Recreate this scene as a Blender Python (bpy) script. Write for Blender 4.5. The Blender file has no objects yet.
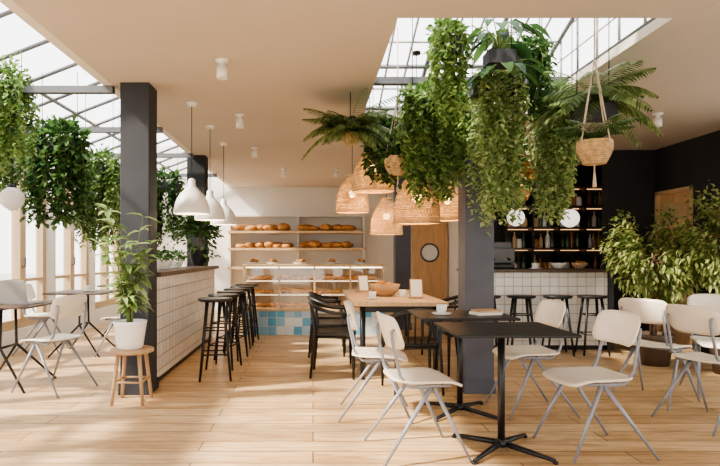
import bpy, bmesh, math, random
from mathutils import Vector, Matrix
R = random.Random(11)
S = bpy.context.scene
CEIL = 2.68

# ------------------------------------------------------------ materials
def new_mat(name):
    m = bpy.data.materials.new(name); m.use_nodes = True
    return m, m.node_tree, m.node_tree.nodes['Principled BSDF']
def mat(name, col, rough=0.5, metal=0.0, emis=None, es=0.0, var=0.0, vscale=8.0, stretch=(1,1,1), bump=0.0):
    m, nt, p = new_mat(name)
    p.inputs['Base Color'].default_value = (*col, 1)
    p.inputs['Roughness'].default_value = rough
    p.inputs['Metallic'].default_value = metal
    if emis:
        p.inputs['Emission Color'].default_value = (*emis, 1)
        p.inputs['Emission Strength'].default_value = es
    if var > 0 or bump > 0:
        tc = nt.nodes.new('ShaderNodeTexCoord'); mp = nt.nodes.new('ShaderNodeMapping')
        mp.inputs['Scale'].default_value = stretch
        nz = nt.nodes.new('ShaderNodeTexNoise'); nz.inputs['Scale'].default_value = vscale
        nz.inputs['Detail'].default_value = 5
        nt.links.new(tc.outputs['Object'], mp.inputs[0]); nt.links.new(mp.outputs[0], nz.inputs['Vector'])
        if var > 0:
            cr = nt.nodes.new('ShaderNodeValToRGB')
            cr.color_ramp.elements[0].position = 0.3; cr.color_ramp.elements[1].position = 0.7
            cr.color_ramp.elements[0].color = (*[c*(1-var) for c in col], 1)
            cr.color_ramp.elements[1].color = (*[min(1, c*(1+var)) for c in col], 1)
            nt.links.new(nz.outputs['Fac'], cr.inputs[0]); nt.links.new(cr.outputs[0], p.inputs['Base Color'])
        if bump > 0:
            bp = nt.nodes.new('ShaderNodeBump'); bp.inputs['Strength'].default_value = bump
            bp.inputs['Distance'].default_value = 0.01
            nt.links.new(nz.outputs['Fac'], bp.inputs['Height']); nt.links.new(bp.outputs[0], p.inputs['Normal'])
    return m
def leaf_mat(name, c1, c2):
    m, nt, p = new_mat(name)
    geo = nt.nodes.new('ShaderNodeNewGeometry'); cr = nt.nodes.new('ShaderNodeValToRGB')
    cr.color_ramp.elements[0].color = (*c1, 1); cr.color_ramp.elements[1].color = (*c2, 1)
    nt.links.new(geo.outputs['Random Per Island'], cr.inputs[0])
    nt.links.new(cr.outputs[0], p.inputs['Base Color'])
    p.inputs['Roughness'].default_value = 0.45
    tr = nt.nodes.new('ShaderNodeBsdfTranslucent'); mx = nt.nodes.new('ShaderNodeMixShader')
    mx.inputs[0].default_value = 0.4
    nt.links.new(cr.outputs[0], tr.inputs[0])
    nt.links.new(p.outputs[0], mx.inputs[1]); nt.links.new(tr.outputs[0], mx.inputs[2])
    nt.links.new(mx.outputs[0], nt.nodes['Material Output'].inputs[0])
    return m
def axis_vec(nt, a, b):
    tc = nt.nodes.new('ShaderNodeTexCoord'); sp = nt.nodes.new('ShaderNodeSeparateXYZ'); cb = nt.nodes.new('ShaderNodeCombineXYZ')
    nt.links.new(tc.outputs['Object'], sp.inputs[0])
    nt.links.new(sp.outputs[a], cb.inputs[0]); nt.links.new(sp.outputs[b], cb.inputs[1])
    return cb
def tile_mat(name, a, b, size, c1, c2, grout, bw=None, rough=0.15, offset=0.0):
    m, nt, p = new_mat(name)
    cb = axis_vec(nt, a, b); br = nt.nodes.new('ShaderNodeTexBrick')
    br.offset = offset; br.squash = 1.0
    br.inputs['Scale'].default_value = 1.0
    br.inputs['Brick Width'].default_value = bw or size; br.inputs['Row Height'].default_value = size
    br.inputs['Mortar Size'].default_value = 0.0035; br.inputs['Mortar Smooth'].default_value = 0.2
    br.inputs['Color1'].default_value = (*c1, 1); br.inputs['Color2'].default_value = (*c2, 1)
    br.inputs['Mortar'].default_value = (*grout, 1)
    nt.links.new(cb.outputs[0], br.inputs['Vector']); nt.links.new(br.outputs['Color'], p.inputs['Base Color'])
    bp = nt.nodes.new('ShaderNodeBump'); bp.invert = True; bp.inputs['Distance'].default_value = 0.004
    nt.links.new(br.outputs['Fac'], bp.inputs['Height']); nt.links.new(bp.outputs[0], p.inputs['Normal'])
    p.inputs['Roughness'].default_value = rough
    return m
def floor_mat():
    m, nt, p = new_mat('oak_planks')
    cb = axis_vec(nt, 0, 1); br = nt.nodes.new('ShaderNodeTexBrick')
    br.offset = 0.37; br.inputs['Scale'].default_value = 1.0
    br.inputs['Brick Width'].default_value = 1.9; br.inputs['Row Height'].default_value = 0.19
    br.inputs['Mortar Size'].default_value = 0.0042; br.inputs['Bias'].default_value = 0.0
    br.inputs['Color1'].default_value = (0.72, 0.515, 0.295, 1); br.inputs['Color2'].default_value = (0.54, 0.355, 0.185, 1)
    br.inputs['Mortar'].default_value = (0.16, 0.09, 0.045, 1)
    nt.links.new(cb.outputs[0], br.inputs['Vector'])
    def grain(sc, scale, dist, p0, p1, c0):
        mp = nt.nodes.new('ShaderNodeMapping'); mp.inputs['Scale'].default_value = sc
        nz = nt.nodes.new('ShaderNodeTexNoise'); nz.inputs['Scale'].default_value = scale; nz.inputs['Detail'].default_value = 8
        nz.inputs['Distortion'].default_value = dist
        nt.links.new(cb.outputs[0], mp.inputs[0]); nt.links.new(mp.outputs[0], nz.inputs['Vector'])
        cr = nt.nodes.new('ShaderNodeValToRGB')
        cr.color_ramp.elements[0].position = p0; cr.color_ramp.elements[0].color = (*c0, 1)
        cr.color_ramp.elements[1].position = p1; cr.color_ramp.elements[1].color = (1.03, 1.03, 1.03, 1)
        nt.links.new(nz.outputs['Fac'], cr.inputs[0]); return nz, cr
    nz, cr = grain((1.5, 16, 1), 1.8, 1.2, .32, .58, (0.70, 0.63, 0.55))
    nz2, cr2 = grain((1.0, 4, 1), 1.1, 1.5, .30, .50, (0.76, 0.68, 0.60))
    mx = nt.nodes.new('ShaderNodeMix'); mx.data_type = 'RGBA'; mx.blend_type = 'MULTIPLY'; mx.inputs[0].default_value = 1
    nt.links.new(br.outputs['Color'], mx.inputs[6]); nt.links.new(cr.outputs[0], mx.inputs[7])
    m2 = nt.nodes.new('ShaderNodeMix'); m2.data_type = 'RGBA'; m2.blend_type = 'MULTIPLY'; m2.inputs[0].default_value = 1
    nt.links.new(mx.outputs[2], m2.inputs[6]); nt.links.new(cr2.outputs[0], m2.inputs[7])
    nt.links.new(m2.outputs[2], p.inputs['Base Color'])
    p.inputs['Roughness'].default_value = 0.38
    bp = nt.nodes.new('ShaderNodeBump'); bp.inputs['Strength'].default_value = 0.15; bp.inputs['Distance'].default_value = 0.004
    nt.links.new(nz.outputs['Fac'], bp.inputs['Height']); nt.links.new(bp.outputs[0], p.inputs['Normal'])
    return m
def checker_mat():
    m, nt, p = new_mat('blue_white_tiles')
    cb = axis_vec(nt, 0, 2)
    br = nt.nodes.new('ShaderNodeTexBrick'); br.offset = 0.0
    br.inputs['Scale'].default_value = 1.0; br.inputs['Brick Width'].default_value = 0.13; br.inputs['Row Height'].default_value = 0.13
    br.inputs['Mortar Size'].default_value = 0.004; br.inputs['Bias'].default_value = -0.1
    br.inputs['Color1'].default_value = (0.10, 0.38, 0.62, 1); br.inputs['Color2'].default_value = (0.85, 0.87, 0.85, 1)
    br.inputs['Mortar'].default_value = (0.6, 0.62, 0.62, 1)
    mp = nt.nodes.new('ShaderNodeMapping'); mp.inputs['Location'].default_value = (0.03, 0.0, 0)
    nt.links.new(cb.outputs[0], mp.inputs[0]); nt.links.new(mp.outputs[0], br.inputs['Vector'])
    nt.links.new(br.outputs['Color'], p.inputs['Base Color']); p.inputs['Roughness'].default_value = 0.2
    return m
def glass_mat():
    m, nt, p = new_mat('clear_glass')
    t = nt.nodes.new('ShaderNodeBsdfTransparent'); g = nt.nodes.new('ShaderNodeBsdfGlossy'); g.inputs['Roughness'].default_value = 0.02
    mx = nt.nodes.new('ShaderNodeMixShader'); mx.inputs[0].default_value = 0.08
    nt.links.new(t.outputs[0], mx.inputs[1]); nt.links.new(g.outputs[0], mx.inputs[2])
    nt.links.new(mx.outputs[0], nt.nodes['Material Output'].inputs[0]); return m

M = dict(
 floor=floor_mat(),
 ceil=mat('ceiling_plaster', (0.58,0.515,0.45), 0.9, var=0.03, vscale=1.5),
 wall=mat('white_plaster', (0.77,0.735,0.68), 0.85, var=0.03, vscale=2),
 dark=mat('charcoal_paint', (0.022,0.023,0.027), 0.75, var=0.15, vscale=3),
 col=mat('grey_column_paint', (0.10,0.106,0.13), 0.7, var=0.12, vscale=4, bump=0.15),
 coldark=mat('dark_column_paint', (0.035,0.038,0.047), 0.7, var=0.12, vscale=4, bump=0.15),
 black=mat('black_metal', (0.010,0.010,0.012), 0.4, var=0.1),
 blackwood=mat('black_stained_wood', (0.012,0.011,0.011), 0.42, var=0.2, stretch=(1,1,6)),
 frame=mat('window_frame_paint', (0.50,0.36,0.22), 0.6, var=0.05),
 steel=mat('skylight_steel', (0.12,0.125,0.135), 0.5, var=0.05),
 steelw=mat('skylight_white_steel', (0.36,0.36,0.35), 0.5, var=0.05),
 ply=mat('birch_plywood', (0.82,0.74,0.62), 0.45, var=0.05, vscale=6, stretch=(1,8,1)),
 legs=mat('grey_lacquered_steel', (0.27,0.28,0.32), 0.4, 0.2, var=0.03),
 oak=mat('oak_wood', (0.47,0.30,0.165), 0.5, var=0.18, vscale=5, stretch=(1,7,1)),
 pale=mat('pale_wood', (0.62,0.44,0.26), 0.5, var=0.12, vscale=5, stretch=(7,1,1)),
 dwood=mat('dark_wood_top', (0.10,0.065,0.045), 0.45, var=0.2, vscale=5, stretch=(7,1,1)),
 door=mat('door_oak', (0.66,0.42,0.22), 0.5, var=0.12, vscale=4, stretch=(4,4,0.6)),
 tileY=tile_mat('white_tiles_side', 1, 2, 0.125, (0.86,0.84,0.80),(0.78,0.76,0.72),(0.36,0.34,0.31)),
 tileX=tile_mat('white_tiles_front', 0, 2, 0.115, (0.86,0.84,0.80),(0.78,0.76,0.72),(0.36,0.34,0.31)),
 check=checker_mat(),
 white=mat('white_enamel', (0.85,0.84,0.81), 0.3, var=0.02),
 lampw=mat('lamp_white', (0.82,0.80,0.76), 0.4, var=0.02),
 globe=mat('opal_glass', (0.85,0.83,0.80), 0.3, emis=(1,0.93,0.84), es=1.0),
 globe2=mat('dimmed_opal_glass', (0.62,0.60,0.57), 0.3, emis=(1,0.93,0.84), es=0.1),  # globe glow dimmed and white greyed so shading shows against windows
 bulb=mat('warm_bulb', (1,0.8,0.5), 0.3, emis=(1,0.66,0.32), es=14),
 wick=mat('wicker', (0.62,0.42,0.22), 0.7, var=0.25, vscale=30),
 bask=mat('basket_weave', (0.55,0.38,0.20), 0.8, var=0.3, vscale=30),
 rope=mat('rope', (0.55,0.45,0.33), 0.9, var=0.1),
 soil=mat('soil', (0.05,0.035,0.025), 1, var=0.3, vscale=40),
 bark=mat('bark', (0.20,0.13,0.08), 0.9, var=0.3, vscale=20),
 stem=mat('green_stem', (0.16,0.22,0.07), 0.6, var=0.2),
 bread=mat('bread_crust', (0.46,0.22,0.075), 0.7, var=0.45, vscale=9, bump=0.4),
 glass=glass_mat(),
 bott=mat('bottle_glass', (0.06,0.085,0.05), 0.12, var=0.7, vscale=6),
 amber=mat('amber_bottle', (0.40,0.17,0.05), 0.15, var=0.4, vscale=6),
 screen=mat('laptop_alu', (0.34,0.335,0.33), 0.4, 0.3, var=0.02),
 paper=mat('paper', (0.82,0.80,0.75), 0.8, var=0.02),
 ground=mat('pale_bounce_ground', (0.42,0.40,0.36), 0.9, var=0.08, vscale=1),
 led=mat('led_strip', (1,0.9,0.75), 0.5, emis=(1,0.78,0.52), es=7),
 bar_glow=mat('added_bar_glow_strip', (1,0.8,0.6), 0.5, emis=(1,0.55,0.25), es=1.6),  # glow strips added under the bar shelves for warm light
)
LG = dict(
 vine=leaf_mat('vine_leaves', (0.045,0.12,0.028),(0.32,0.46,0.15)),
 dark=leaf_mat('dark_leaves', (0.018,0.06,0.018),(0.13,0.24,0.07)),
 lite=leaf_mat('light_leaves', (0.14,0.25,0.07),(0.56,0.66,0.32)),
 fern=leaf_mat('fern_leaves', (0.07,0.13,0.04),(0.30,0.38,0.15)),
 ficus=leaf_mat('ficus_leaves', (0.08,0.15,0.03),(0.50,0.55,0.21)),
 orng=leaf_mat('orange_leaves', (0.40,0.18,0.03),(0.75,0.42,0.10)),
)

# ------------------------------------------------------------ mesh builder
class B:
    def __init__(s): s.v=[]; s.f=[]; s.m=[]; s.sm=[]; s.mats=[]
    def mi(s, m):
        if m not in s.mats: s.mats.append(m)
        return s.mats.index(m)
    def add(s, vs, fs, m, smooth=False):
        o=len(s.v); s.v.extend([tuple(x) for x in vs]); i=s.mi(m)
        for f in fs: s.f.append(tuple(k+o for k in f)); s.m.append(i); s.sm.append(smooth)
    def box(s, c, d, m, rot=None, bev=0.0, seg=2):
        bm=bmesh.new(); bmesh.ops.create_cube(bm, size=1)
        for v in bm.verts: v.co=Vector((v.co.x*d[0], v.co.y*d[1], v.co.z*d[2]))
        if bev>0: bmesh.ops.bevel(bm, geom=bm.edges[:], offset=bev, segments=seg, affect='EDGES', profile=0.5)
        mt=Matrix.Translation(c)
        if rot is not None: mt=mt@rot.to_4x4()
        bm.transform(mt); bm.verts.index_update()
        s.add([v.co for v in bm.verts], [[v.index for v in f.verts] for f in bm.faces], m, False); bm.free()
    def b2(s, x0,x1,y0,y1,z0,z1, m, bev=0.0):
        s.box(((x0+x1)/2,(y0+y1)/2,(z0+z1)/2),(x1-x0,y1-y0,z1-z0),m,bev=bev)
    def tube(s, pts, r, m, n=8, cap=True, closed=False):
        pts=[Vector(p) for p in pts]; k=len(pts)
        rs=r if isinstance(r,(list,tuple)) else [r]*k
        vs=[]; fs=[]; up=None
        for i,p in enumerate(pts):
            if closed: t=(pts[(i+1)%k]-pts[i-1])
            else: t=(pts[min(i+1,k-1)]-pts[max(i-1,0)])
            if t.length<1e-9: t=Vector((0,0,1))
            t.normalize()
            if up is None: up=Vector((0,0,1)) if abs(t.z)<0.9 else Vector((1,0,0))
            a=t.cross(up)
            if a.length<1e-6: a=t.orthogonal()
            a.normalize(); bb=a.cross(t).normalized(); up=bb
            for j in range(n):
                q=2*math.pi*j/n; vs.append(p+(a*math.cos(q)+bb*math.sin(q))*rs[i])
        rng=k if closed else k-1
        for i in range(rng):
            i2=(i+1)%k
            for j in range(n):
                j2=(j+1)%n; fs.append((i*n+j,i*n+j2,i2*n+j2,i2*n+j))
        if cap and not closed:
            fs.append(tuple(range(n-1,-1,-1))); fs.append(tuple((k-1)*n+j for j in range(n)))
        s.add(vs,fs,m,True)
    def lathe(s, c, prof, m, n=28, sc=(1,1)):
        vs=[]; fs=[]
        for (r,z) in prof:
            for j in range(n):
                q=2*math.pi*j/n; vs.append((c[0]+r*math.cos(q)*sc[0], c[1]+r*math.sin(q)*sc[1], c[2]+z))
        for i in range(len(prof)-1):
            for j in range(n):
                j2=(j+1)%n; fs.append((i*n+j,i*n+j2,(i+1)*n+j2,(i+1)*n+j))
        s.add(vs,fs,m,True)
    def ball(s, c, r, m, sc=(1,1,1), n=14, rz=0):
        vs=[];fs=[];h=n//2; ca,sa=math.cos(rz),math.sin(rz)
        for i in range(h+1):
            th=math.pi*i/h
            for j in range(n):
                q=2*math.pi*j/n
                x=r*sc[0]*math.sin(th)*math.cos(q); y=r*sc[1]*math.sin(th)*math.sin(q); z=r*sc[2]*math.cos(th)
                vs.append((c[0]+x*ca-y*sa, c[1]+x*sa+y*ca, c[2]+z))
        for i in range(h):
            for j in range(n):
                j2=(j+1)%n; fs.append((i*n+j,(i+1)*n+j,(i+1)*n+j2,i*n+j2))
        s.add(vs,fs,m,True)
    def surf(s, fn, nu, nv, th, m):
        P=[[Vector(fn(-1+2*i/nu,-1+2*j/nv)) for j in range(nv+1)] for i in range(nu+1)]
        vs=[]; fs=[]; W=nv+1
        N=[[None]*W for _ in range(nu+1)]
        for i in range(nu+1):
            for j in range(W):
                a=P[min(i+1,nu)][j]-P[max(i-1,0)][j]; b=P[i][min(j+1,nv)]-P[i][max(j-1,0)]
                N[i][j]=a.cross(b).normalized()
        for sgn in (0.5,-0.5):
            for i in range(nu+1):
                for j in range(W): vs.append(P[i][j]+N[i][j]*th*sgn)
        o=(nu+1)*W
        for i in range(nu):
            for j in range(nv):
                a=i*W+j; fs.append((a,a+W,a+W+1,a+1)); fs.append((o+a,o+a+1,o+a+W+1,o+a+W))
        for i in range(nu):
            a=i*W; fs.append((a,o+a,o+a+W,a+W)); a=i*W+nv; fs.append((a,a+W,o+a+W,o+a))
        for j in range(nv):
            a=j; fs.append((a,a+1,o+a+1,o+a)); a=nu*W+j; fs.append((a,o+a,o+a+1,a+1))
        s.add(vs,fs,m,True)
    def leaf(s, p, d, nrm, L, W, m, fold=0.25, droop=0.0):
        d=d.normalized(); sd=d.cross(nrm)
        if sd.length<1e-4: sd=d.orthogonal()
        sd.normalize(); up=sd.cross(d).normalized()
        def q(t,w,h): return p+d*(L*t)+sd*(W*w)+up*(h*W)-Vector((0,0,droop*L*t*t))
        vs=[q(0,0,0),q(.3,.45,fold),q(.65,.38,fold),q(1,0,0),q(.65,-.38,fold),q(.3,-.45,fold),q(.3,0,0),q(.65,0,0)]
        s.add(vs,[(0,6,1),(6,7,2,1),(7,3,2),(0,5,6),(6,5,4,7),(7,4,3)],m,True)
    def mesh(s, name):
        me=bpy.data.meshes.new(name); me.from_pydata(s.v,[],s.f)
        for m in s.mats: me.materials.append(m)
        me.polygons.foreach_set('material_index', s.m); me.polygons.foreach_set('use_smooth', s.sm)
        me.update(); return me
    def obj(s, name, loc=(0,0,0), rz=0):
        return inst(s.mesh(name), name, loc, rz)
def inst(me, name, loc=(0,0,0), rz=0, sc=None):
    o=bpy.data.objects.new(name, me); o.location=loc; o.rotation_euler=(0,0,rz)
    if sc: o.scale=sc
    S.collection.objects.link(o); return o
def rv(): 
    while True:
        v=Vector((R.uniform(-1,1),R.uniform(-1,1),R.uniform(-1,1)))
        if 0.1<v.length<1: return v.normalized()

# ------------------------------------------------------------ room shell
XL,XR,YB,YF=-3.65,4.82,12.2,-2.5
b=B(); b.b2(XL-.15,XR+.15,YF,YB+.15,-.1,0,M['floor']); b.obj('floor')
b=B(); b.b2(-40,40,-40,40,-.3,-.12,M['ground']); b.obj('outdoor_ground')  # large pale plane added outside to bounce light indoors
b=B(); c=M['ceil']; T=CEIL+.07
SX0,SX1,SY0,SY1=0.53,2.25,3.5,6.1
b.b2(-1.75,SX0,YF,YB+.15,CEIL,T,c); b.b2(SX1,XR+.15,YF,YB+.15,CEIL,T,c)
b.b2(SX0,SX1,YF,SY0,CEIL,T,c); b.b2(SX0,SX1,SY1,YB+.15,CEIL,T,c); b.obj('ceiling')
b=B(); b.b2(XL-.15,2.94,YB,YB+.15,0,CEIL+.9,M['wall']); b.obj('wall_back')
b=B(); b.b2(2.94,3.04,9.3,YB,0,CEIL,M['wall']); b.obj('wall_partition')
b=B(); b.b2(2.94,XR,9.2,9.3,0,CEIL,M['dark']); b.obj('wall_bar')
b=B(); b.b2(4.15,XR,7.9,8.05,0,CEIL,M['dark']); b.obj('wall_stub')
b=B()
b.b2(XR,XR+.15,6.0,7.1,0,CEIL,M['dark']); b.b2(XR,XR+.15,7.1,7.87,2.08,CEIL,M['dark']); b.b2(XR,XR+.15,7.87,9.3,0,CEIL,M['dark'])
b.b2(XR,XR+.15,YF,6.0,0,.3,M['wall']); b.b2(XR,XR+.15,YF,6.0,2.4,CEIL,M['wall'])
for y in (YF+.1,-.4,1.6,3.6,5.8): b.b2(XR,XR+.15,y-.15,y+.15,.3,2.4,M['wall'])  # out-of-view window openings between these posts, added for lighting
b.obj('wall_right')
b=B()
b.b2(XL-.15,XR+.15,YF-.15,YF,2.45,CEIL,M['wall']); b.b2(XL-.15,XR+.15,YF-.15,YF,0,.2,M['wall'])
for x in (-3.6,-1.6,.5,2.6,4.8): b.b2(x-.12,x+.12,YF-.15,YF,.2,2.45,M['wall'])  # unseen wall behind camera, large openings shaped to let sky light in
b.obj('wall_front')
b=B(); b.b2(XL-.18,XL,YF,YB,2.38,2.66,M['wall']); b.b2(XL-.18,XL,YF,YB,0,.28,M['wall'])
ys=[-2.4+1.46*i for i in range(11)]
for y in ys: b.b2(XL-.18,XL,y-.1,y+.1,.28,2.38,M['wall'])
b.obj('wall_left')
for i in range(10):
    y0,y1=ys[i]+.1,ys[i+1]-.1; b=B(); x0,x1=XL-.12,XL-.03; f=M['frame']
    b.b2(x0,x1,y0,y0+.09,.28,2.38,f); b.b2(x0,x1,y1-.09,y1,.28,2.38,f)
    b.b2(x0,x1,y0+.09,y1-.09,.28,.40,f); b.b2(x0,x1,y0+.09,y1-.09,2.29,2.38,f)
    ym=(y0+y1)/2; b.b2(x0-.01,x1+.01,ym-.07,ym+.07,.40,2.29,f)
    b.b2(x0+.01,x1-.01,y0+.09,y1-.09,1.90,1.95,f); b.b2(x0+.01,x1-.01,y0+.09,y1-.09,.86,.90,f)
    b.b2(XL-.094,XL-.09,y0+.09,y1-.09,.40,2.29,M['glass'])
    b.tube([(x1+.01,ym-.02,1.05),(x1+.05,ym-.02,1.05),(x1+.05,ym-.02,1.17)],.008,M['black'])
    b.obj('window_%d'%(i+1))
b=B(); b.b2(XL,2.94,YB-.015,YB,0,.1,M['wall']); b.obj('baseboard_back')
b=B(); b.b2(XR-.015,XR,6.0,7.1,0,.1,M['dark']); b.obj('baseboard_right')
def zl(x): return 2.66+(x-XL)/(XL*-1-1.75)*0.75
b=B(); st=M['steel']
b.b2(-1.83,-1.75,YF,YB,CEIL+.0,zl(-1.75)+.03,M['wall'])
y=YF+.2
while y<YB:
    b.tube([(XL-.05,y,zl(XL)+.02),(-1.79,y,zl(-1.79)+.02)],.022,st,n=4); y+=.62
for x in (-3.6,-2.95,-2.35,-1.85):
    b.tube([(x,YF,zl(x)+.02),(x,YB,zl(x)+.02)],.025,st,n=4)
for y in (1.0,2.9,4.92,6.5,8.17,10.2):
    b.b2(XL-.02,-1.75,y-.03,y+.03,2.62,2.68,st)
b.b2(XL-.02,XL+.05,YF,YB,2.60,2.68,st)
b.obj('skylight_left_roof')
zc=lambda y: 2.78+(SY1+.05-y)*0.36
b=B(); sw=M['steelw']; n=9
for i in range(n+1):
    x=SX0+(SX1-SX0)*i/n
    b.tube([(x,SY1+.03,zc(SY1)),(x,SY0-.03,zc(SY0))],.012 if i%3 else .022,st if i%3==0 else sw,n=4)
for k in range(9):
    y=SY0+(SY1-SY0)*k/8; b.tube([(SX0-.03,y,zc(y)),(SX1+.03,y,zc(y))],.012 if k%2 else .022,sw if k%2 else st,n=4)
for x in (SX0-.02,SX1+.02):
    for k in range(9):
        y=SY0+(SY1-SY0)*k/8; b.tube([(x,y,T),(x,y,zc(y))],.012,sw,n=4)
    for z in (.3,.55,.8):
        ye=SY1+.05-(CEIL+z-2.78)/.36; b.tube([(x,SY0,CEIL+z),(x,ye,CEIL+z)],.008,sw,n=4)
    b.tube([(x,SY0,T+.02),(x,SY1,T+.02)],.02,st,n=4)
b.b2(SX0-.05,SX1+.05,SY0-.08,SY0-.03,T-.01,zc(SY0)+.03,M['wall'])
b.b2(SX0-.05,SX1+.05,SY1,SY1+.04,T-.01,zc(SY1)+.02,M['wall'])
b.obj('skylight_centre_roof')
b=B(); b.b2(SX0,SX1,4.93,5.0,CEIL+.03,CEIL+.09,M['steel']); b.obj('trim_skylight_beam')

def column(x0,x1,y0,y1,m):
    b=B(); b.b2(x0,x1,y0,y1,0,CEIL+.02,m,bev=.006); b.b2(x0-.012,x1+.012,y0-.012,y1+.012,0,.1,m,bev=.004); b.obj('column')
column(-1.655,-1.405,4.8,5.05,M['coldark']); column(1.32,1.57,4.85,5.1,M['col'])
column(-1.87,-1.6,8.3,8.55,M['dark']); column(1.32,1.57,8.98,9.2,M['col'])

b=B(); b.b2(XR+.03,XR+.07,7.14,7.83,.01,2.04,M['door'])
for (z0,z1) in ((.15,.95),(1.08,1.9)): b.b2(XR+.02,XR+.035,7.24,7.73,z0,z1,M['pale'],bev=.004)
for y0,y1 in ((7.10,7.15),(7.82,7.87)): b.b2(XR-.02,XR+.1,y0,y1,0,2.08,M['pale'])
b.b2(XR-.02,XR+.1,7.10,7.87,2.03,2.08,M['pale'])
b.tube([(XR+.03,7.2,1.0),(XR-.03,7.2,1.0),(XR-.03,7.32,1.0)],.01,M['black']); b.obj('door_1')
b=B(); b.b2(2.2,2.9,YB-.05,YB-.005,0,2.02,M['door'])
b.b2(2.14,2.2,YB-.07,YB-.005,0,2.08,M['pale']); b.b2(2.86,2.92,YB-.07,YB-.005,0,2.08,M['pale']); b.b2(2.14,2.92,YB-.07,YB-.005,2.0,2.08,M['pale'])
ring=[(2.53+.19*math.cos(q),YB-.06,1.25+.19*math.sin(q)) for q in [2*math.pi*i/28 for i in range(28)]]
b.tube(ring,.02,M['steel'],closed=True)
b.add([(2.53,YB-.055,1.25)]+[(p[0],YB-.055,p[2]) for p in ring],[(0,1+i,1+(i+1)%28) for i in range(28)],M['white'])
b.obj('door_2')

# ------------------------------------------------------------ counters
b=B(); x0,x1=-1.74,-1.44; y0,y1=5.12,8.2
b.b2(x0,x1,y0,y1,.06,1.0,M['tileY']); b.b2(x0+.03,x1-.03,y0+.03,y1-.03,0,.06,M['black'])
b.b2(x0-.0,x1+.06,y0-.04,y1+.03,1.0,1.045,M['dwood'],bev=.006); b.obj('tiled_bar_counter')
b=B(); x0,x1=2.0,3.72; y0,y1=7.07,7.65
b.b2(x0,x1,y0,y1,.06,.98,M['tileX']); b.b2(x0+.03,x1-.03,y0+.03,y1-.03,0,.06,M['black'])
b.b2(x0-.03,x1+.07,y0-.05,y1+.03,.98,1.02,M['dwood'],bev=.006); b.b2(x1,x1+.06,y0-.03,y1,0,.98,M['black']); b.obj('tiled_bar_counter')
b=B()
for z in (.9,1.28,1.62,1.96): b.b2(3.1,4.78,8.95,9.2,z,z+.03,M['dwood'])
for z in (1.28,1.62,1.96,2.28): b.b2(3.14,4.74,9.15,9.17,z-.01,z,M['bar_glow'])
for x in (3.1,3.52,3.94,4.36,4.76): b.b2(x-.012,x+.012,8.95,9.2,0,2.3,M['black'])
b.b2(3.1,4.78,8.95,9.2,0,.05,M['dwood']); b.b2(3.1,4.78,8.95,9.2,2.28,2.31,M['dwood'])
b.obj('bar_shelf')
b=B()
prof=[(0,0),(.034,0),(.036,.02),(.036,.14),(.03,.175),(.013,.20),(.012,.25),(.015,.255),(0,.256)]
jar=[(0,0),(.045,0),(.05,.02),(.05,.11),(.04,.13),(.04,.15),(0,.15)]
for z in (.93,1.31,1.65,1.99):
    x=3.16
    while x<4.72:
        if min(abs(x-q) for q in (3.52,3.94,4.36))>.05:
            k=R.random()
            if k<.72: s=R.uniform(.85,1.1); b.lathe((x,9.05+R.uniform(-.03,.03),z),[(r*s,h*s) for r,h in prof],R.choice([M['bott'],M['amber'],M['white'],M['bott'],M['pale']]),n=10)
            else: b.lathe((x,9.05,z),jar,R.choice([M['white'],M['amber'],M['pale']]),n=12)
        x+=R.uniform(.075,.10)
b.obj('bottles')
b=B(); x0,x1,y0,y1=-1.05,1.08,8.4,8.95; w=M['pale']
b.b2(x0,x1,y0,y1,.0,.36,M['check'])
b.b2(x0-.02,x1+.02,y0-.02,y1+.02,.36,.40,w,bev=.004); b.b2(x0-.02,x1+.02,y0-.02,y1+.02,1.02,1.06,w,bev=.004)
b.b2(x0,x1,y1-.02,y1,.40,1.02,M['pale'])
for x in (x0,x0+.53,x0+1.06,x0+1.6,x1-.03): b.b2(x,x+.025,y0,y0+.025,.40,1.02,w)
for z in (.60,.81): b.b2(x0+.03,x1-.03,y0+.08,y1-.03,z,z+.012,M['white']); b.b2(x0+.02,x1-.02,y0+.06,y0+.075,z-.002,z+.016,w)
b.b2(x0+.02,x1-.02,y0+.008,y0+.012,.4,1.02,M['glass'])
b.b2(x0+.04,x1-.04,y0+.04,y0+.06,1.005,1.02,M['led'])
for z in (.60,.81): b.b2(x0+.04,x1-.04,y0+.10,y0+.115,z-.008,z,M['led'])
b.obj('pastry_display_case')
def breads(b,x0,x1,y,z,sz,dep,fill=1.0):
    x=x0+sz
    while x<x1-sz:
        for r_ in range(2):
            s=sz*R.uniform(.75,1.1); k=R.random(); yy=y+dep*(r_-.5)
            if k<.4: b.ball((x,yy,z+s*.55),s,M['bread'],(1.0,.9,.6),n=10)
            elif k<.8: b.ball((x,yy,z+s*.45),s,M['bread'],(1.45,.6,.5),n=10,rz=R.uniform(-.7,.7))
            else:
                ring=[(x+s*.7*math.cos(q),yy+s*.7*math.sin(q),z+s*.32) for q in [2*math.pi*i/12 for i in range(12)]]
                b.tube(ring,s*.35,M['bread'],n=8,closed=True)
        x+=sz*R.uniform(1.6,3.0)*fill
b=B()
for z in (.40,.612,.822): breads(b,-.98,1.02,8.66,z,.066,.16,.7)
b.obj('pastries')
b=B()
for z in (.90,1.30,1.66) : b.b2(-1.8,1.1,11.75,12.19,z,z+.05,w)
b.b2(-1.8,1.1,11.95,12.19,2.02,2.05,M['wall'])
for x in (-1.8,-.34,1.07): b.b2(x,x+.04,11.98,12.19,0,2.05,M['wall'])
b.obj('bread_shelf')
b=B()
for z in (1.35,1.71):
    for xa,xb in ((-1.65,-.40),(-.28,1.0)): breads(b,xa,xb,11.94,z,.14,.12,.68)
b.obj('bread_loaves')
pb=B()
pb.lathe((0,0,0),[(0,0),(.09,0),(.11,.01),(.115,.02),(.02,.02),(0,.02)],M['white'],n=18)
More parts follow.
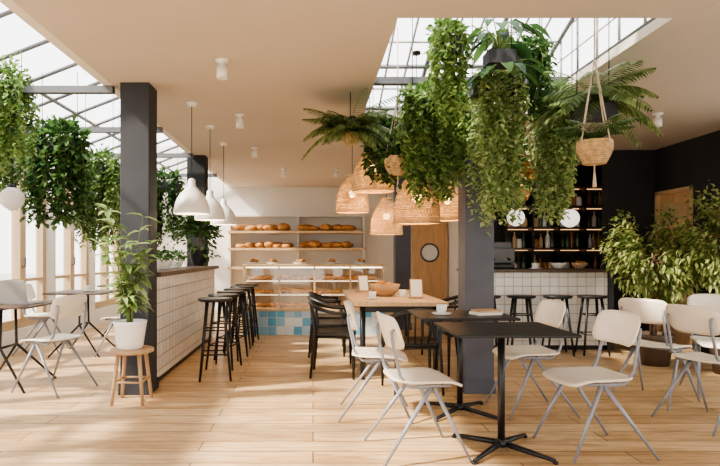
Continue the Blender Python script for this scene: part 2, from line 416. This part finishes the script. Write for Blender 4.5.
for k in range(6): pb.ball((R.uniform(-.05,.05),R.uniform(-.05,.05),.04+R.uniform(0,.03)),.035,M['bread'],(1.2,.8,.7),n=8,rz=R.uniform(0,3))
pm=pb.mesh('plate_of_pastries')
for x in (-.9,-.62,-.2,.3,.75): inst(pm,'plate_of_pastries',(x,8.7,1.061),x*5)

# ------------------------------------------------------------ furniture
def result_chair():
    b=B(); p=M['ply']; L=M['legs']
    b.surf(lambda u,v:(u*.205*(1-.14*abs(v)**6)*(1+.04*v), v*.205*(1-.10*abs(u)**6), .452+.010*u*u-.035*max(0,(v-.45))**2*3.0+.02*max(0,-v-.6)),12,12,.012,p)
    b.surf(lambda u,v:(u*.2*(1-.16*abs(v)**5), -.235-.03*v+.045*u*u, .745+v*.10*(1-.12*abs(u)**6)),14,8,.011,p)
    for s in (-1,1):
        def bar(pts,w=.011): b.tube(pts,w,L,n=6)
        bar([(s*.225,.225,.0),(s*.17,.02,.425)],[.008,.015]); bar([(s*.235,-.30,.0),(s*.17,.0,.425)],[.008,.015])
        bar([(s*.17,.0,.425),(s*.172,-.13,.432),(s*.172,-.185,.50),(s*.165,-.228,.70),(s*.165,-.232,.76)],.010)
        b.tube([(s*.17,.12,.434),(s*.17,-.13,.434)],.009,L,n=6)
        b.ball((s*.165,-.222,.69),.01,L,n=8); b.ball((s*.165,-.222,.76),.01,L,n=8)
    b.tube([(-.17,.0,.425),(.17,.0,.425)],.011,L,n=6); b.tube([(-.17,.12,.434),(.17,.12,.434)],.008,L,n=6)
    return b.mesh('dining_chair')
CH=result_chair()
def chair(x,y,deg): inst(CH,'dining_chair',(x,y,0.004),math.radians(deg))
chair(.66,3.42,-82); chair(.50,4.22,-95)
chair(1.69,3.46,97); chair(1.64,4.32,95)
chair(2.85,4.65,-58); chair(2.86,4.0,-74); chair(3.5,4.8,160)
chair(-2.33,5.0,70); chair(-2.3,6.75,82); chair(-3.3,6.9,-80); chair(-2.35,8.3,85)
def cafe_table(w=.7,d=.62):
    b=B(); k=M['black']
    b.box((0,0,.742),(w,d,.018),k,bev=.005); b.box((0,0,.722),(.3,.3,.02),k,bev=.003)
    b.tube([(0,0,.03),(0,0,.72)],.022,k,n=14)
    for a in (45,135,225,315):
        q=math.radians(a); e=(math.cos(q)*.33,math.sin(q)*.33)
        b.tube([(0,0,.045),(e[0],e[1],.018)],[.02,.012],k,n=6); b.lathe((e[0],e[1],0),[(0,0),(.016,0),(.016,.014),(0,.014)],k,n=10)
    b.lathe((0,0,.025),[(.0,0),(.04,0),(.04,.03),(.022,.045)],k,n=16)
    return b.mesh('cafe_table')
CT=cafe_table()
inst(CT,'cafe_table',(1.16,3.45,0),0); inst(CT,'cafe_table',(1.12,4.27,0),0); inst(CT,'cafe_table',(3.55,4.05,0),0)
def trestle_table():
    b=B(); k=M['black']
    b.box((0,0,.742),(.7,.7,.02),M['dwood'],bev=.005); b.box((0,0,.722),(.2,.5,.018),k)
    for s in (-1,1):
        for t in (-1,1): b.tube([(0,t*.12,.71),(0,t*.14,.36),(s*.3,t*.3,.0)],[.013,.013,.01],k,n=6)
    b.tube([(0,-.14,.36),(0,.14,.36)],.012,k,n=6)
    return b.mesh('cafe_table')
TT=trestle_table()
for y in (5.15,6.85,8.5): inst(TT,'cafe_table',(-2.80,y,0.003),0)
def bar_stool(h):
    b=B(); k=M['blackwood']
    b.lathe((0,0,h),[(0,-.03),(.15,-.03),(.165,-.022),(.17,-.01),(.165,0),(.14,.002),(0,-.006)],k,n=24)
    fr=.205
    for a in (45,135,225,315):
        q=math.radians(a); c,s=math.cos(q),math.sin(q)
        b.tube([(c*.11,s*.11,h-.03),(c*fr,s*fr,0)],[.017,.011],k,n=8)
    for z in (.25,.48):
        rr=.11+(fr-.11)*(1-z/(h-.03))
        P=[(math.cos(math.radians(a))*rr,math.sin(math.radians(a))*rr,z) for a in (45,135,225,315)]
        for i in range(4): b.tube([P[i],P[(i+1)%4]],.008,k,n=6)
    return b.mesh('bar_stool')
BS=bar_stool(.78); BS2=bar_stool(.71)
for y in (5.45,5.98,6.5,7.02,7.55,8.05): inst(BS,'bar_stool',(-.95,y,0),R.uniform(-.3,.3))
for x in (2.1,2.52,2.96,3.38): inst(BS2,'bar_stool',(x,6.78,0),R.uniform(-.2,.2))
def armchair():
    b=B(); k=M['blackwood']
    b.surf(lambda u,v:(u*.24*(1-.1*abs(v)**6)*(1+.06*v),v*.22*(1-.1*abs(u)**6),.45-.012*(1-u*u)*(1-v*v)),10,10,.03,k)
    for s in (-1,1):
        b.tube([(s*.235,.2,0),(s*.23,.195,.45),(s*.255,.12,.665)],[.012,.019,.012],k,n=8)
        b.tube([(s*.22,-.24,0),(s*.2,-.2,.45),(s*.215,-.215,.70)],[.012,.019,.013],k,n=8)
        b.tube([(s*.23,.19,.42),(s*.2,-.2,.42)],.012,k,n=6)
    P=[]
    for i in range(17):
        q=math.pi*i/16; P.append((.275*math.cos(q)*-1,.14-.40*math.sin(q)**.8,.67+.09*math.sin(q)**2))
    b.tube(P,[.014+.010*math.sin(math.pi*i/16) for i in range(17)],k,n=8)
    b.tube([(-.2,-.2,.42),(.2,-.2,.42)],.012,k,n=6); b.tube([(-.23,.19,.42),(.23,.19,.42)],.012,k,n=6)
    for x in (-.09,-.03,.03,.09): b.tube([(x,-.2,.44),(x*1.25,-.25,.755)],.008,k,n=6)
    return b.mesh('wooden_armchair')
AC=armchair()
for (x,y,d) in ((.22,5.62,-95),(.20,6.35,-84),(.20,7.05,-90),(.88,4.98,6),(1.52,5.75,92),(1.5,6.5,90)): inst(AC,'wooden_armchair',(x,y,0.003),math.radians(d),(.95,.95,.95))
b=B(); b.box((.83,6.25,.735),(.90,1.95,.04),M['pale'],bev=.006)
for x in (.48,1.18):
    for y in (5.4,7.1): b.tube([(x,y,0),(x,y,.715)],[.022,.03],M['black'],n=8)
b.b2(.48,1.18,5.38,5.42,.65,.71,M['black']); b.b2(.48,1.18,7.08,7.12,.65,.71,M['black']); b.obj('communal_table')

def bowl(c,r,m): 
    b=B(); b.lathe((0,0,0),[(0,.0),(r*.5,0),(r*.55,.01),(r*.85,r*.35),(r,r*.75),(r*.96,r*.75),(r*.8,r*.38),(r*.5,.02),(0,.015)],m); return b
b=bowl(0,.17,M['oak'])
for i in range(14): b.ball((R.uniform(-.09,.09),R.uniform(-.09,.09),.09+R.uniform(0,.04)),.04,M['bread'],(1,1,.9),n=8)
b.obj('wooden_bowl',(.78,6.1,.756))
b=B()
b.box((0,0,.10),(.13,.012,.2),M['oak'],rot=Matrix.Rotation(-.2,3,'X'),bev=.003); b.box((0,-.009,.105),(.11,.004,.17),M['paper'],rot=Matrix.Rotation(-.2,3,'X')); b.box((0,0.03,.006),(.14,.1,.012),M['oak'])
mm=b.mesh('menu_stand'); inst(mm,'menu_stand',(1.05,5.7,.757)); inst(mm,'menu_stand',(.60,6.7,.757),.4)
def cup():
    b=B(); b.lathe((0,0,0),[(0,0),(.06,.0),(.075,.012),(.07,.013),(.03,.006),(0,.006)],M['white'],n=20)
    b.lathe((0,0,.008),[(0,0),(.024,0),(.036,.03),(.04,.065),(.037,.065),(.032,.03),(0,.008)],M['white'],n=20)
    b.tube([(.037,0,.058),(.058,0,.052),(.056,0,.03),(.034,0,.024)],.004,M['white'],n=6); return b.mesh('coffee_cup')
CU=cup()
for p in ((.97,4.22,.752),(.95,5.95,.757),(.60,5.65,.757),(-2.72,6.8,.756),(2.85,7.2,1.021),(2.95,7.4,1.021),(3.5,4.1,.752)): inst(CU,'coffee_cup',p,R.uniform(0,6))
b=B(); s=M['screen']; b.box((0,0,.009),(.33,.23,.014),s,bev=.004); b.box((0,.145,.115),(.33,.008,.22),s,rot=Matrix.Rotation(-.28,3,'X'),bev=.003)
b.box((0,.139,.115),(.3,.002,.19),M['black'],rot=Matrix.Rotation(-.28,3,'X')); b.box((0,.0,.0165),(.28,.1,.002),M['black']); b.obj('laptop',(-2.68,5.12,.753),math.radians(172))
b=B(); b.box((0,0,.01),(.2,.14,.02),M['paper'],bev=.002); b.box((.01,.01,.028),(.18,.13,.016),M['oak'],bev=.002); b.obj('stack_of_books',(1.3,4.22,.752),.3)
b=B(); b.box((0,0,.17),(.42,.36,.2),M['steel'],bev=.02); b.box((0,-.02,.035),(.38,.4,.05),M['black'],bev=.01); b.box((0,.06,.30),(.42,.24,.1),M['steel'],bev=.02)
for x in(-.1,.1): b.tube([(x,-.16,.14),(x,-.3,.12)],.014,M['black']); b.lathe((x,-.17,.1),[(0,0),(.03,0),(.035,.05),(0,.05)],M['screen'],n=14)
for x in (-.18,.18):
    for y in (-.15,.15): b.tube([(x,y,0),(x,y,.02)],.015,M['black'])
b.obj('espresso_machine',(2.4,7.4,1.022))
b=bowl(0,.1,M['white']); b.obj('ceramic_bowl',(3.2,7.3,1.022))
b=bowl(0,.1,M['pale'])
for i in range(8): b.ball((R.uniform(-.05,.05),R.uniform(-.05,.05),.07),.03,M['amber'],n=8)
b.obj('fruit_bowl',(3.5,7.35,1.022))

# ------------------------------------------------------------ lamps
def point(name,loc,w,col,r=.04,parent=None):
    l=bpy.data.lights.new(name,'POINT'); l.energy=w; l.color=col; l.shadow_soft_size=r
    o=bpy.data.objects.new(name,l); o.location=loc; S.collection.objects.link(o)
def dome_pendant(x,y,zb):
    b=B(); m=M['lampw']
    pr=[(.172,0),(.176,.01),(.17,.06),(.15,.13),(.115,.19),(.07,.235),(.04,.27),(.035,.33),(.02,.345)]
    b.lathe((0,0,0),pr,m); b.lathe((0,0,0),[(r-.006,z) for r,z in pr],M['white']); b.lathe((0,0,0),[(.166,0),(.172,0)],m)
    b.tube([(0,0,.34),(0,0,CEIL-zb-.02)],.004,M['black'],n=6); b.lathe((0,0,CEIL-zb),[(0,-.03),(.04,-.03),(.05,0)],M['white'])
    b.ball((0,0,.1),.03,M['bulb'],n=10); b.tube([(0,0,.12),(0,0,.27)],.015,M['black'])
    b.obj('dome_pendant_lamp',(x,y,zb))
    point('pendant_bulb_light',(x,y,zb+.03),4,(1,.82,.6))
for y in (5.45,6.42,7.4): dome_pendant(-1.18,y,1.60)
def wicker():
    b=B(); m=M['wick']; 
    def rad(t): return .215*(1-.10*t-.62*max(0,(t-.25)/.75)**2.2)
    H=.46
    nr=24
    for i in range(nr+1):
        t=i/nr; r=rad(t)
        b.tube([(r*math.cos(q),r*math.sin(q),t*H) for q in [2*math.pi*j/32 for j in range(32)]],.0062 if i not in (0,nr) else .011,m,n=4,closed=True)
    nv=44
    for sgn in (1,-1):
        for j in range(nv):
            P=[]
            for i in range(13):
                t=i/12; q=2*math.pi*j/nv+sgn*t*.7; r=rad(t)*1.005; P.append((r*math.cos(q),r*math.sin(q),t*H))
            b.tube(P,.0048,m,n=3,cap=False)
    b.ball((0,0,.24),.045,M['bulb'],n=12); b.tube([(0,0,.28),(0,0,H+.02)],.018,M['black']); b.lathe((0,0,H),[(0,0),(.075,0),(.07,.03),(0,.035)],M['bask'])
    return b
WB=wicker().mesh('wicker_shade')
def wicker_lamp(x,y,zb,s):
    root=bpy.data.objects.new('wicker_pendant_lamp',None); root.location=(x,y,zb); S.collection.objects.link(root)
    o=inst(WB,'shade',(0,0,0),R.uniform(0,3),(s,s,s)); o.parent=root
    top=(zc(y) if (SX0<x<SX1 and SY0<y<SY1) else CEIL)-zb
    b=B(); b.tube([(0,0,.46*s),(0,0,top)],.004,M['black'],n=6)
    b.lathe((0,0,top),[(0,-.025),(.04,-.025),(.04,0)],M['black']); c=b.obj('cord'); c.parent=root
    point('wicker_bulb_light',(x,y,zb+.14*s),9,(1,.66,.35))
wicker_lamp(.97,5.25,1.50,1.0); wicker_lamp(.80,6.1,1.43,.80); wicker_lamp(.42,6.0,1.66,.82); wicker_lamp(.60,5.6,1.84,.95); wicker_lamp(1.38,5.75,1.56,.85)
def globe(x,y,z,r,top,m='globe'):
    b=B(); b.ball((0,0,0),r,M[m],n=24); b.lathe((0,0,r*.9),[(0,.04),(.03,.04),(.035,0)],M['black']); b.tube([(0,0,r),(0,0,top-z)],.0035,M['black'],n=6)
    b.obj('globe_pendant_lamp',(x,y,z))
globe(-2.82,5.25,1.73,.108,zl(-2.82),'globe2'); globe(-2.97,6.95,1.62,.12,zl(-2.97),'globe2'); globe(2.50,6.9,1.66,.105,CEIL); globe(3.21,7.0,1.66,.115,CEIL)
def spot(x,y):
    b=B(); b.lathe((0,0,0),[(0,0),(.05,0),(.05,-.015),(.02,-.02),(.02,-.05)],M['white'],n=20)
    b.lathe((0,0,-.05),[(.0,0),(.04,0),(.042,-.09),(.034,-.09),(.03,-.03),(0,-.03)],M['white'],n=20); b.obj('ceiling_spotlight',(x,y,CEIL))
for x,y in ((-.69,4.25),(-.77,5.9),(-.8,7.7),(3.6,5.85),(-.5,9.6),(.4,9.6),(2.2,9.0)): spot(x,y)

# ------------------------------------------------------------ plants
def strands(b,cx,cy,w,d,zt,zb,n,m,ls=.045,step=.02,spread=.03):
    for i in range(n):
        x=cx+R.uniform(-w,w)/2; y=cy+R.uniform(-d,d)/2
        u=abs(x-cx)/(w/2+1e-6); end=zb+(zt-zb)*(R.random()**1.5*.7+.06*u)-R.random()*.06
        ox=(x-cx)/(w/2+1e-6)*spread; oy=(y-cy)/(d/2+1e-6)*spread
        z=zt; px,py=x,y; pts=[(x,y,z)]
        t=0; ph=R.uniform(0,6); wob=R.uniform(.008,.03)
        while z>end:
            z-=step; t=min(1,t+.12); sh=1-.30*max(0,(zt-z)/(zt-zb)-.4)
            qx=cx+(px+ox*t-cx)*sh+wob*math.sin(z*9+ph)*t; qy=py+oy*t+wob*math.cos(z*8+ph)*t
            if pts[-1][2]-z>.1: pts.append((qx,qy,z))
            if R.random()<.10: continue
            a=R.uniform(0,6.28); dd=Vector((math.cos(a),math.sin(a),R.uniform(-1.3,-.1)))
            b.leaf(Vector((qx,qy,z)),dd,Vector((math.cos(a),math.sin(a),1.2)),ls*R.uniform(.6,1.4),ls*R.uniform(.5,.9),m)
        if len(pts)>1: b.tube(pts,.0025,M['stem'],n=3,cap=False)
def mound(b,c,r,n,m,ls):
    for i in range(n):
        v=rv(); v.z=abs(v.z)*.8-.1 if R.random()<.8 else v.z
        p=Vector(c)+Vector((v.x*r[0],v.y*r[1],v.z*r[2]))*R.uniform(.4,1)
        b.leaf(p,v+rv()*.7+Vector((0,0,-.2)),Vector((0,0,1))+rv()*.5,ls*R.uniform(.7,1.3),ls*R.uniform(.5,.8),m)
def boxpot(b,c,sx,sy,sz):
    x,y,z=c; k=M['coldark']
    b.box((x,y,z-sz/2),(sx,sy,sz),k,bev=.004); b.box((x,y,z-.002),(sx-.03,sy-.03,.01),M['soil'])
def rods(b,c,sx,sy,top):
    for s in (-1,1): b.tube([(c[0]+s*sx*.45,c[1],c[2]-.02),(c[0]+s*sx*.45,c[1],top)],.004,M['black'],n=5)
def hanging_box(x,y,z,sx,sy,zb,n,m,top,ls=.045,mr=.13,w=None,mn=260,off=0.0):
    b=B(); boxpot(b,(0,0,0),sx,sy,.13); rods(b,(0,0,0),sx,sy,top-z)
    ww=(w or sx)
    strands(b,off,-.03,ww,sy+.06,.05,zb-z,n,m,ls); mound(b,(off,0,.03),(ww*.6,sy*.65,mr),mn,m,ls)
    b.obj('hanging_vine_planter',(x,y,z))
hanging_box(-2.74,4.95,2.66,.36,.22,1.94,80,LG['vine'],zl(-2.74),.055,.30,w=.44,mn=460)
hanging_box(-2.60,5.75,2.36,.40,.24,1.52,66,LG['dark'],zl(-2.6),.075,.26,w=.52,mn=420)
hanging_box(-2.50,6.55,2.26,.36,.24,1.30,80,LG['vine'],zl(-2.5),.055,.2,w=.46,mn=360)
hanging_box(-2.42,7.5,2.26,.4,.24,1.30,56,LG['dark'],zl(-2.42),.065,.2)
hanging_box(-2.3,8.6,2.3,.5,.25,1.35,56,LG['dark'],zl(-2.3),.075,.25)
hanging_box(-3.25,6.1,2.36,.4,.24,1.75,44,LG['vine'],zl(-3.25),.06,.2)
# centre
hanging_box(1.0,4.72,2.50,.36,.22,1.68,110,LG['vine'],zc(4.72),.055,.16,w=.47,mn=420)
hanging_box(.98,4.1,2.78,.18,.18,2.20,50,LG['vine'],zc(4.1),.05,.16,w=.21)
hanging_box(1.41,4.42,2.58,.34,.2,1.44,86,LG['lite'],zc(4.42),.05,.10,w=.30,mn=200,off=.02)
hanging_box(2.02,4.66,2.52,.30,.2,1.50,72,LG['lite'],zc(4.66),.05,.10,w=.27,mn=180)
hanging_box(.68,5.4,2.36,.3,.2,1.90,44,LG['dark'],zc(5.4),.065,.2,mn=300)
hanging_box(1.78,5.25,2.36,.26,.2,1.86,40,LG['vine'],zc(5.25),.055,.14,w=.24,mn=180)
hanging_box(1.72,4.45,2.80,.22,.16,2.25,34,LG['dark'],zc(4.45),.055,.12,w=.24,mn=180)
hanging_box(1.22,5.15,2.55,.30,.2,1.95,50,LG['dark'],zc(5.15),.06,.18,w=.34,mn=260)
def frond(b,p,ax,up0,L,droop,ll,m,n=22,wd=.018):
    p=Vector(p); a=Vector((math.cos(ax),math.sin(ax),0)); pts=[]
    for i in range(n+1):
        t=i/n; pts.append(p+a*(L*t*math.cos(up0*(1-t)))+Vector((0,0,L*(math.sin(up0)*t*1.25-droop*t*t))))
    b.tube(pts,[.004*(1-.7*i/n) for i in range(n+1)],M['stem'],n=4,cap=False)
    sd=a.cross(Vector((0,0,1)))
    for i in range(2,n+1):
        t=i/n; l=ll*math.sin(math.pi*min(1,t*.85+.12))**.7
        tg=(pts[i]-pts[i-1]).normalized()
        for s in (-1,1): b.leaf(pts[i],sd*s+tg*.7+Vector((0,0,-.35)),Vector((0,0,1)),l*R.uniform(.85,1.1),wd*2,m,fold=.1,droop=.25)
b=B(); boxpot(b,(0,0,0),.26,.18,.11); rods(b,(0,0,0),.26,.18,zc(4.1)-2.30)
for i in range(34): frond(b,(0,0,0),i*2.4,R.uniform(.3,1.4),R.uniform(.30,.48),R.uniform(.6,1.1),.13,LG['fern'],wd=.011)
b.obj('hanging_palm',(2.05,4.1,2.30))
def basket_pot(b,r,h,m):
    for i in range(12):
        t=i/11; rr=r*(.62+.38*math.sin(min(1,t*1.15)*math.pi/2))*(1-.06*max(0,t-.7)/.3)
        b.tube([(rr*math.cos(q),rr*math.sin(q),-h+h*t) for q in [2*math.pi*j/28 for j in range(28)]],h/20,m,n=5,closed=True)
    b.lathe((0,0,-h),[(0,0),(r*.6,0),(r*.8,h*.35),(r*.95,h*.8),(r*.9,h*.9),(0,h*.9)],m,n=24)
def macrame(x,y,z,r,h,top,fn):
    b=B(); basket_pot(b,r,h,M['bask'])
    for k in range(4):
        q=k*math.pi/2+.4; b.tube([(0,0,-h-.1),(0,0,-h-.01),(r*.8*math.cos(q),r*.8*math.sin(q),-h*.7),(r*1.05*math.cos(q),r*1.05*math.sin(q),0),(0,0,.55),],.005,M['rope'],n=5)
    b.tube([(0,0,.54),(0,0,top-z)],.005,M['rope'],n=5); b.tube([(0,0,-h-.16),(0,0,-h-.06)],[.014,.006],M['rope'],n=6)
    fn(b); b.obj('macrame_hanging_basket',(x,y,z))
macrame(1.87,3.72,1.95,.11,.14,zc(3.72),lambda b:[frond(b,(0,0,0),i*2.4,R.uniform(.8,1.3),R.uniform(.2,.30),.6,.06,LG['dark'],n=14,wd=.012) for i in range(16)])
macrame(.75,4.95,2.06,.12,.14,zc(4.95),lambda b:mound(b,(0,0,.02),(.16,.15,.28),220,LG['dark'],.06))
macrame(1.72,4.95,1.98,.09,.12,zc(4.95),lambda b:mound(b,(0,0,.02),(.12,.12,.2),140,LG['vine'],.05))
b=B(); basket_pot(b,.07,.09,M['bask']); b.tube([(0,0,-.02),(0,0,CEIL-2.30)],.004,M['black'],n=5)
for i in range(44): frond(b,(0,0,0),i*2.4,R.uniform(.4,1.5),R.uniform(.28,.46),R.uniform(.4,1.2),.10,LG['fern'],wd=.012)
b.obj('hanging_fern',(.34,5.1,2.30))
def broad(b,c,n,h,L,W,m,spread=.5):
    for i in range(n):
        a=i*2.4+R.uniform(-.3,.3); t=R.uniform(.4,1); e=Vector(c)+Vector((math.cos(a)*spread*t*.5,math.sin(a)*spread*t*.5,h*R.uniform(.3,1)))
        b.tube([c,Vector(c).lerp(e,.5)+Vector((0,0,h*.15)),e],.004,M['stem'],n=4,cap=False)
        b.leaf(e,Vector((math.cos(a),math.sin(a),-.35)),Vector((0,0,1)),L*R.uniform(.8,1.2),W*R.uniform(.8,1.2),m,fold=.12,droop=.4)
b=B(); boxpot(b,(0,0,0),.2,.16,.1); rods(b,(0,0,0),.2,.16,zc(4.15)-2.70); broad(b,(0,0,0),30,.24,.17,.10,LG['dark'],.42); broad(b,(0,0,-.05),14,-.1,.17,.10,LG['dark'],.42)
b.obj('hanging_philodendron',(1.38,4.15,2.70))
b=B(); basket_pot(b,.1,.12,M['bask']); b.tube([(0,0,-.02),(0,0,CEIL-1.95)],.003,M['black'],n=5)
mound(b,(0,0,.14),(.24,.2,.30),320,LG['orng'],.06); mound(b,(0,0,.02),(.2,.18,.15),120,LG['vine'],.06); b.obj('hanging_croton',(2.42,6.5,1.96))
b=B(); basket_pot(b,.12,.2,M['black']); mound(b,(0,0,.25),(.3,.28,.55),650,LG['dark'],.09); b.tube([(0,0,0),(0,0,.6)],.01,M['bark'])
b.obj('potted_shrub',(-1.60,7.85,1.26))
b=B()
basket_pot(b,.09,.09,M['white']); mound(b,(0,0,.02),(.12,.12,.11),120,LG['dark'],.05); me=b.mesh('potted_herb')
for y in (5.6,6.0,6.5): inst(me,'potted_herb',(-1.60,y,1.145),y)
def ficus(name,x,y,cz,rx,ry,rz_,n,ls):
    b=B(); b.lathe((0,0,0),[(0,0),(.15,0),(.19,.3),(.2,.34),(.18,.34),(.17,.3),(0,.3)],M['dwood'])
    b.lathe((0,0,.3),[(0,.01),(.17,.005)],M['soil'])
    for k in range(3):
        a=k*2.1; b.tube([(.02*math.cos(a),.02*math.sin(a),.3),(.05*math.cos(a+1),.05*math.sin(a+1),.7),(.12*math.cos(a+2),.12*math.sin(a+2),cz)],[.018,.015,.008],M['bark'],n=7)
    for k in range(40):
        v=rv(); s=Vector((0,0,cz-.25+R.uniform(-.2,.2))); e=Vector((v.x*rx,v.y*ry,cz+v.z*rz_))
        mid=s.lerp(e,.5)+Vector((0,0,.08)); b.tube([s,mid,e],[.007,.005,.002],M['bark'],n=4,cap=False)
        for i in range(n//40):
            t=R.uniform(.3,1.05); p=s.lerp(e,t)+rv()*R.uniform(0,.15)
            b.leaf(p,v+rv()*.8+Vector((0,0,-.5)),Vector((0,0,1))+rv()*.4,ls*R.uniform(.7,1.25),ls*.55*R.uniform(.8,1.1),LG['ficus'],droop=.2)
    b.obj(name,(x,y,0))
ficus('potted_ficus_tree',3.74,6.15,1.22,.48,.4,.48,4000,.065); ficus('potted_ficus_tree',4.22,5.65,1.42,.40,.4,.55,3600,.065)
b=B(); b.lathe((0,0,.405),[(0,0),(.16,0),(.175,.006),(.175,.028),(.165,.034),(0,.034)],M['oak'])
for a in (45,135,225,315):
    q=math.radians(a); c,s=math.cos(q),math.sin(q); b.tube([(c*.12,s*.12,.405),(c*.175,s*.175,0)],[.018,.014],M['oak'],n=8)
P=[(math.cos(math.radians(a))*.15,math.sin(math.radians(a))*.15,.18) for a in (45,135,225,315)]
for i in range(4): b.tube([P[i],P[(i+1)%4]],.009,M['oak'],n=6)
b.obj('wooden_stool',(-1.48,4.58,0))
b=B(); b.lathe((0,0,0),[(0,0),(.095,0),(.105,.02),(.13,.2),(.135,.225),(.123,.225),(.118,.19),(0,.19)],M['white'])
b.lathe((0,0,.19),[(0,.012),(.118,.003)],M['soil'])
for k in range(11):
    a=k*2.4+1.5; lean=R.uniform(.06,.32); hh=R.uniform(.45,.95)
    pts=[Vector((math.cos(a)*(.02+lean*t*t),math.sin(a)*(.02+lean*.3*t*t)-.10*t,.19+hh*t)) for t in [i/8 for i in range(9)]]
    b.tube(pts,[.007-.0006*i for i in range(9)],M['stem'],n=6)
    for i in range(2,9):
        for j in range(3):
            q=R.uniform(0,6.28); b.leaf(pts[i],Vector((math.cos(q),math.sin(q)*.7-.3,R.uniform(-.3,.7))),Vector((0,0,1)),R.uniform(.11,.18),R.uniform(.045,.07),LG['lite'],fold=.15,droop=.35)
b.obj('potted_rubber_plant',(-1.49,4.56,.4405))

# ------------------------------------------------------------ light
w=bpy.data.worlds.new('World'); S.world=w; w.use_nodes=True
bg=w.node_tree.nodes['Background']
tc=w.node_tree.nodes.new('ShaderNodeTexCoord'); sp=w.node_tree.nodes.new('ShaderNodeSeparateXYZ'); cr=w.node_tree.nodes.new('ShaderNodeValToRGB')
w.node_tree.links.new(tc.outputs['Generated'],sp.inputs[0]); w.node_tree.links.new(sp.outputs[2],cr.inputs[0])
cr.color_ramp.elements[0].color=(1,.97,.92,1); cr.color_ramp.elements[1].color=(.88,.94,1,1)
w.node_tree.links.new(cr.outputs[0],bg.inputs[0]); bg.inputs[1].default_value=3.9
sun=bpy.data.lights.new('sun','SUN'); sun.energy=12; sun.angle=math.radians(2.5); sun.color=(1,.90,.76)
so=bpy.data.objects.new('sun',sun); so.rotation_euler=Vector((.85,.30,-.80)).to_track_quat('-Z','Y').to_euler(); S.collection.objects.link(so)
def portal(name,loc,d,sx,sy):
    l=bpy.data.lights.new(name,'AREA'); l.shape='RECTANGLE'; l.size=sx; l.size_y=sy; l.cycles.is_portal=True
    o=bpy.data.objects.new(name,l); o.location=loc; o.rotation_euler=Vector(d).to_track_quat('-Z','Z').to_euler(); S.collection.objects.link(o)
portal('portal_left',(XL-.3,4.8,1.35),(1,0,0),15,2.2)
portal('portal_front',(.5,YF-.3,1.35),(0,1,0),8.6,2.3)
portal('portal_roof',(-2.7,4.8,3.55),(0,0,-1),2.2,15)
portal('portal_skylight',(1.39,4.8,3.95),(0,0,-1),2.2,3.2)

cam=bpy.data.cameras.new('camera'); cam.sensor_width=36; cam.lens=28; cam.shift_x=47/720; cam.shift_y=22/720; cam.clip_start=.05
co=bpy.data.objects.new('camera',cam); co.location=(0,0,1.2); co.rotation_euler=(math.pi/2,0,0); S.collection.objects.link(co); S.camera=co
S.view_settings.view_transform='AgX'
try: S.view_settings.look='AgX - Medium High Contrast'
except Exception: pass
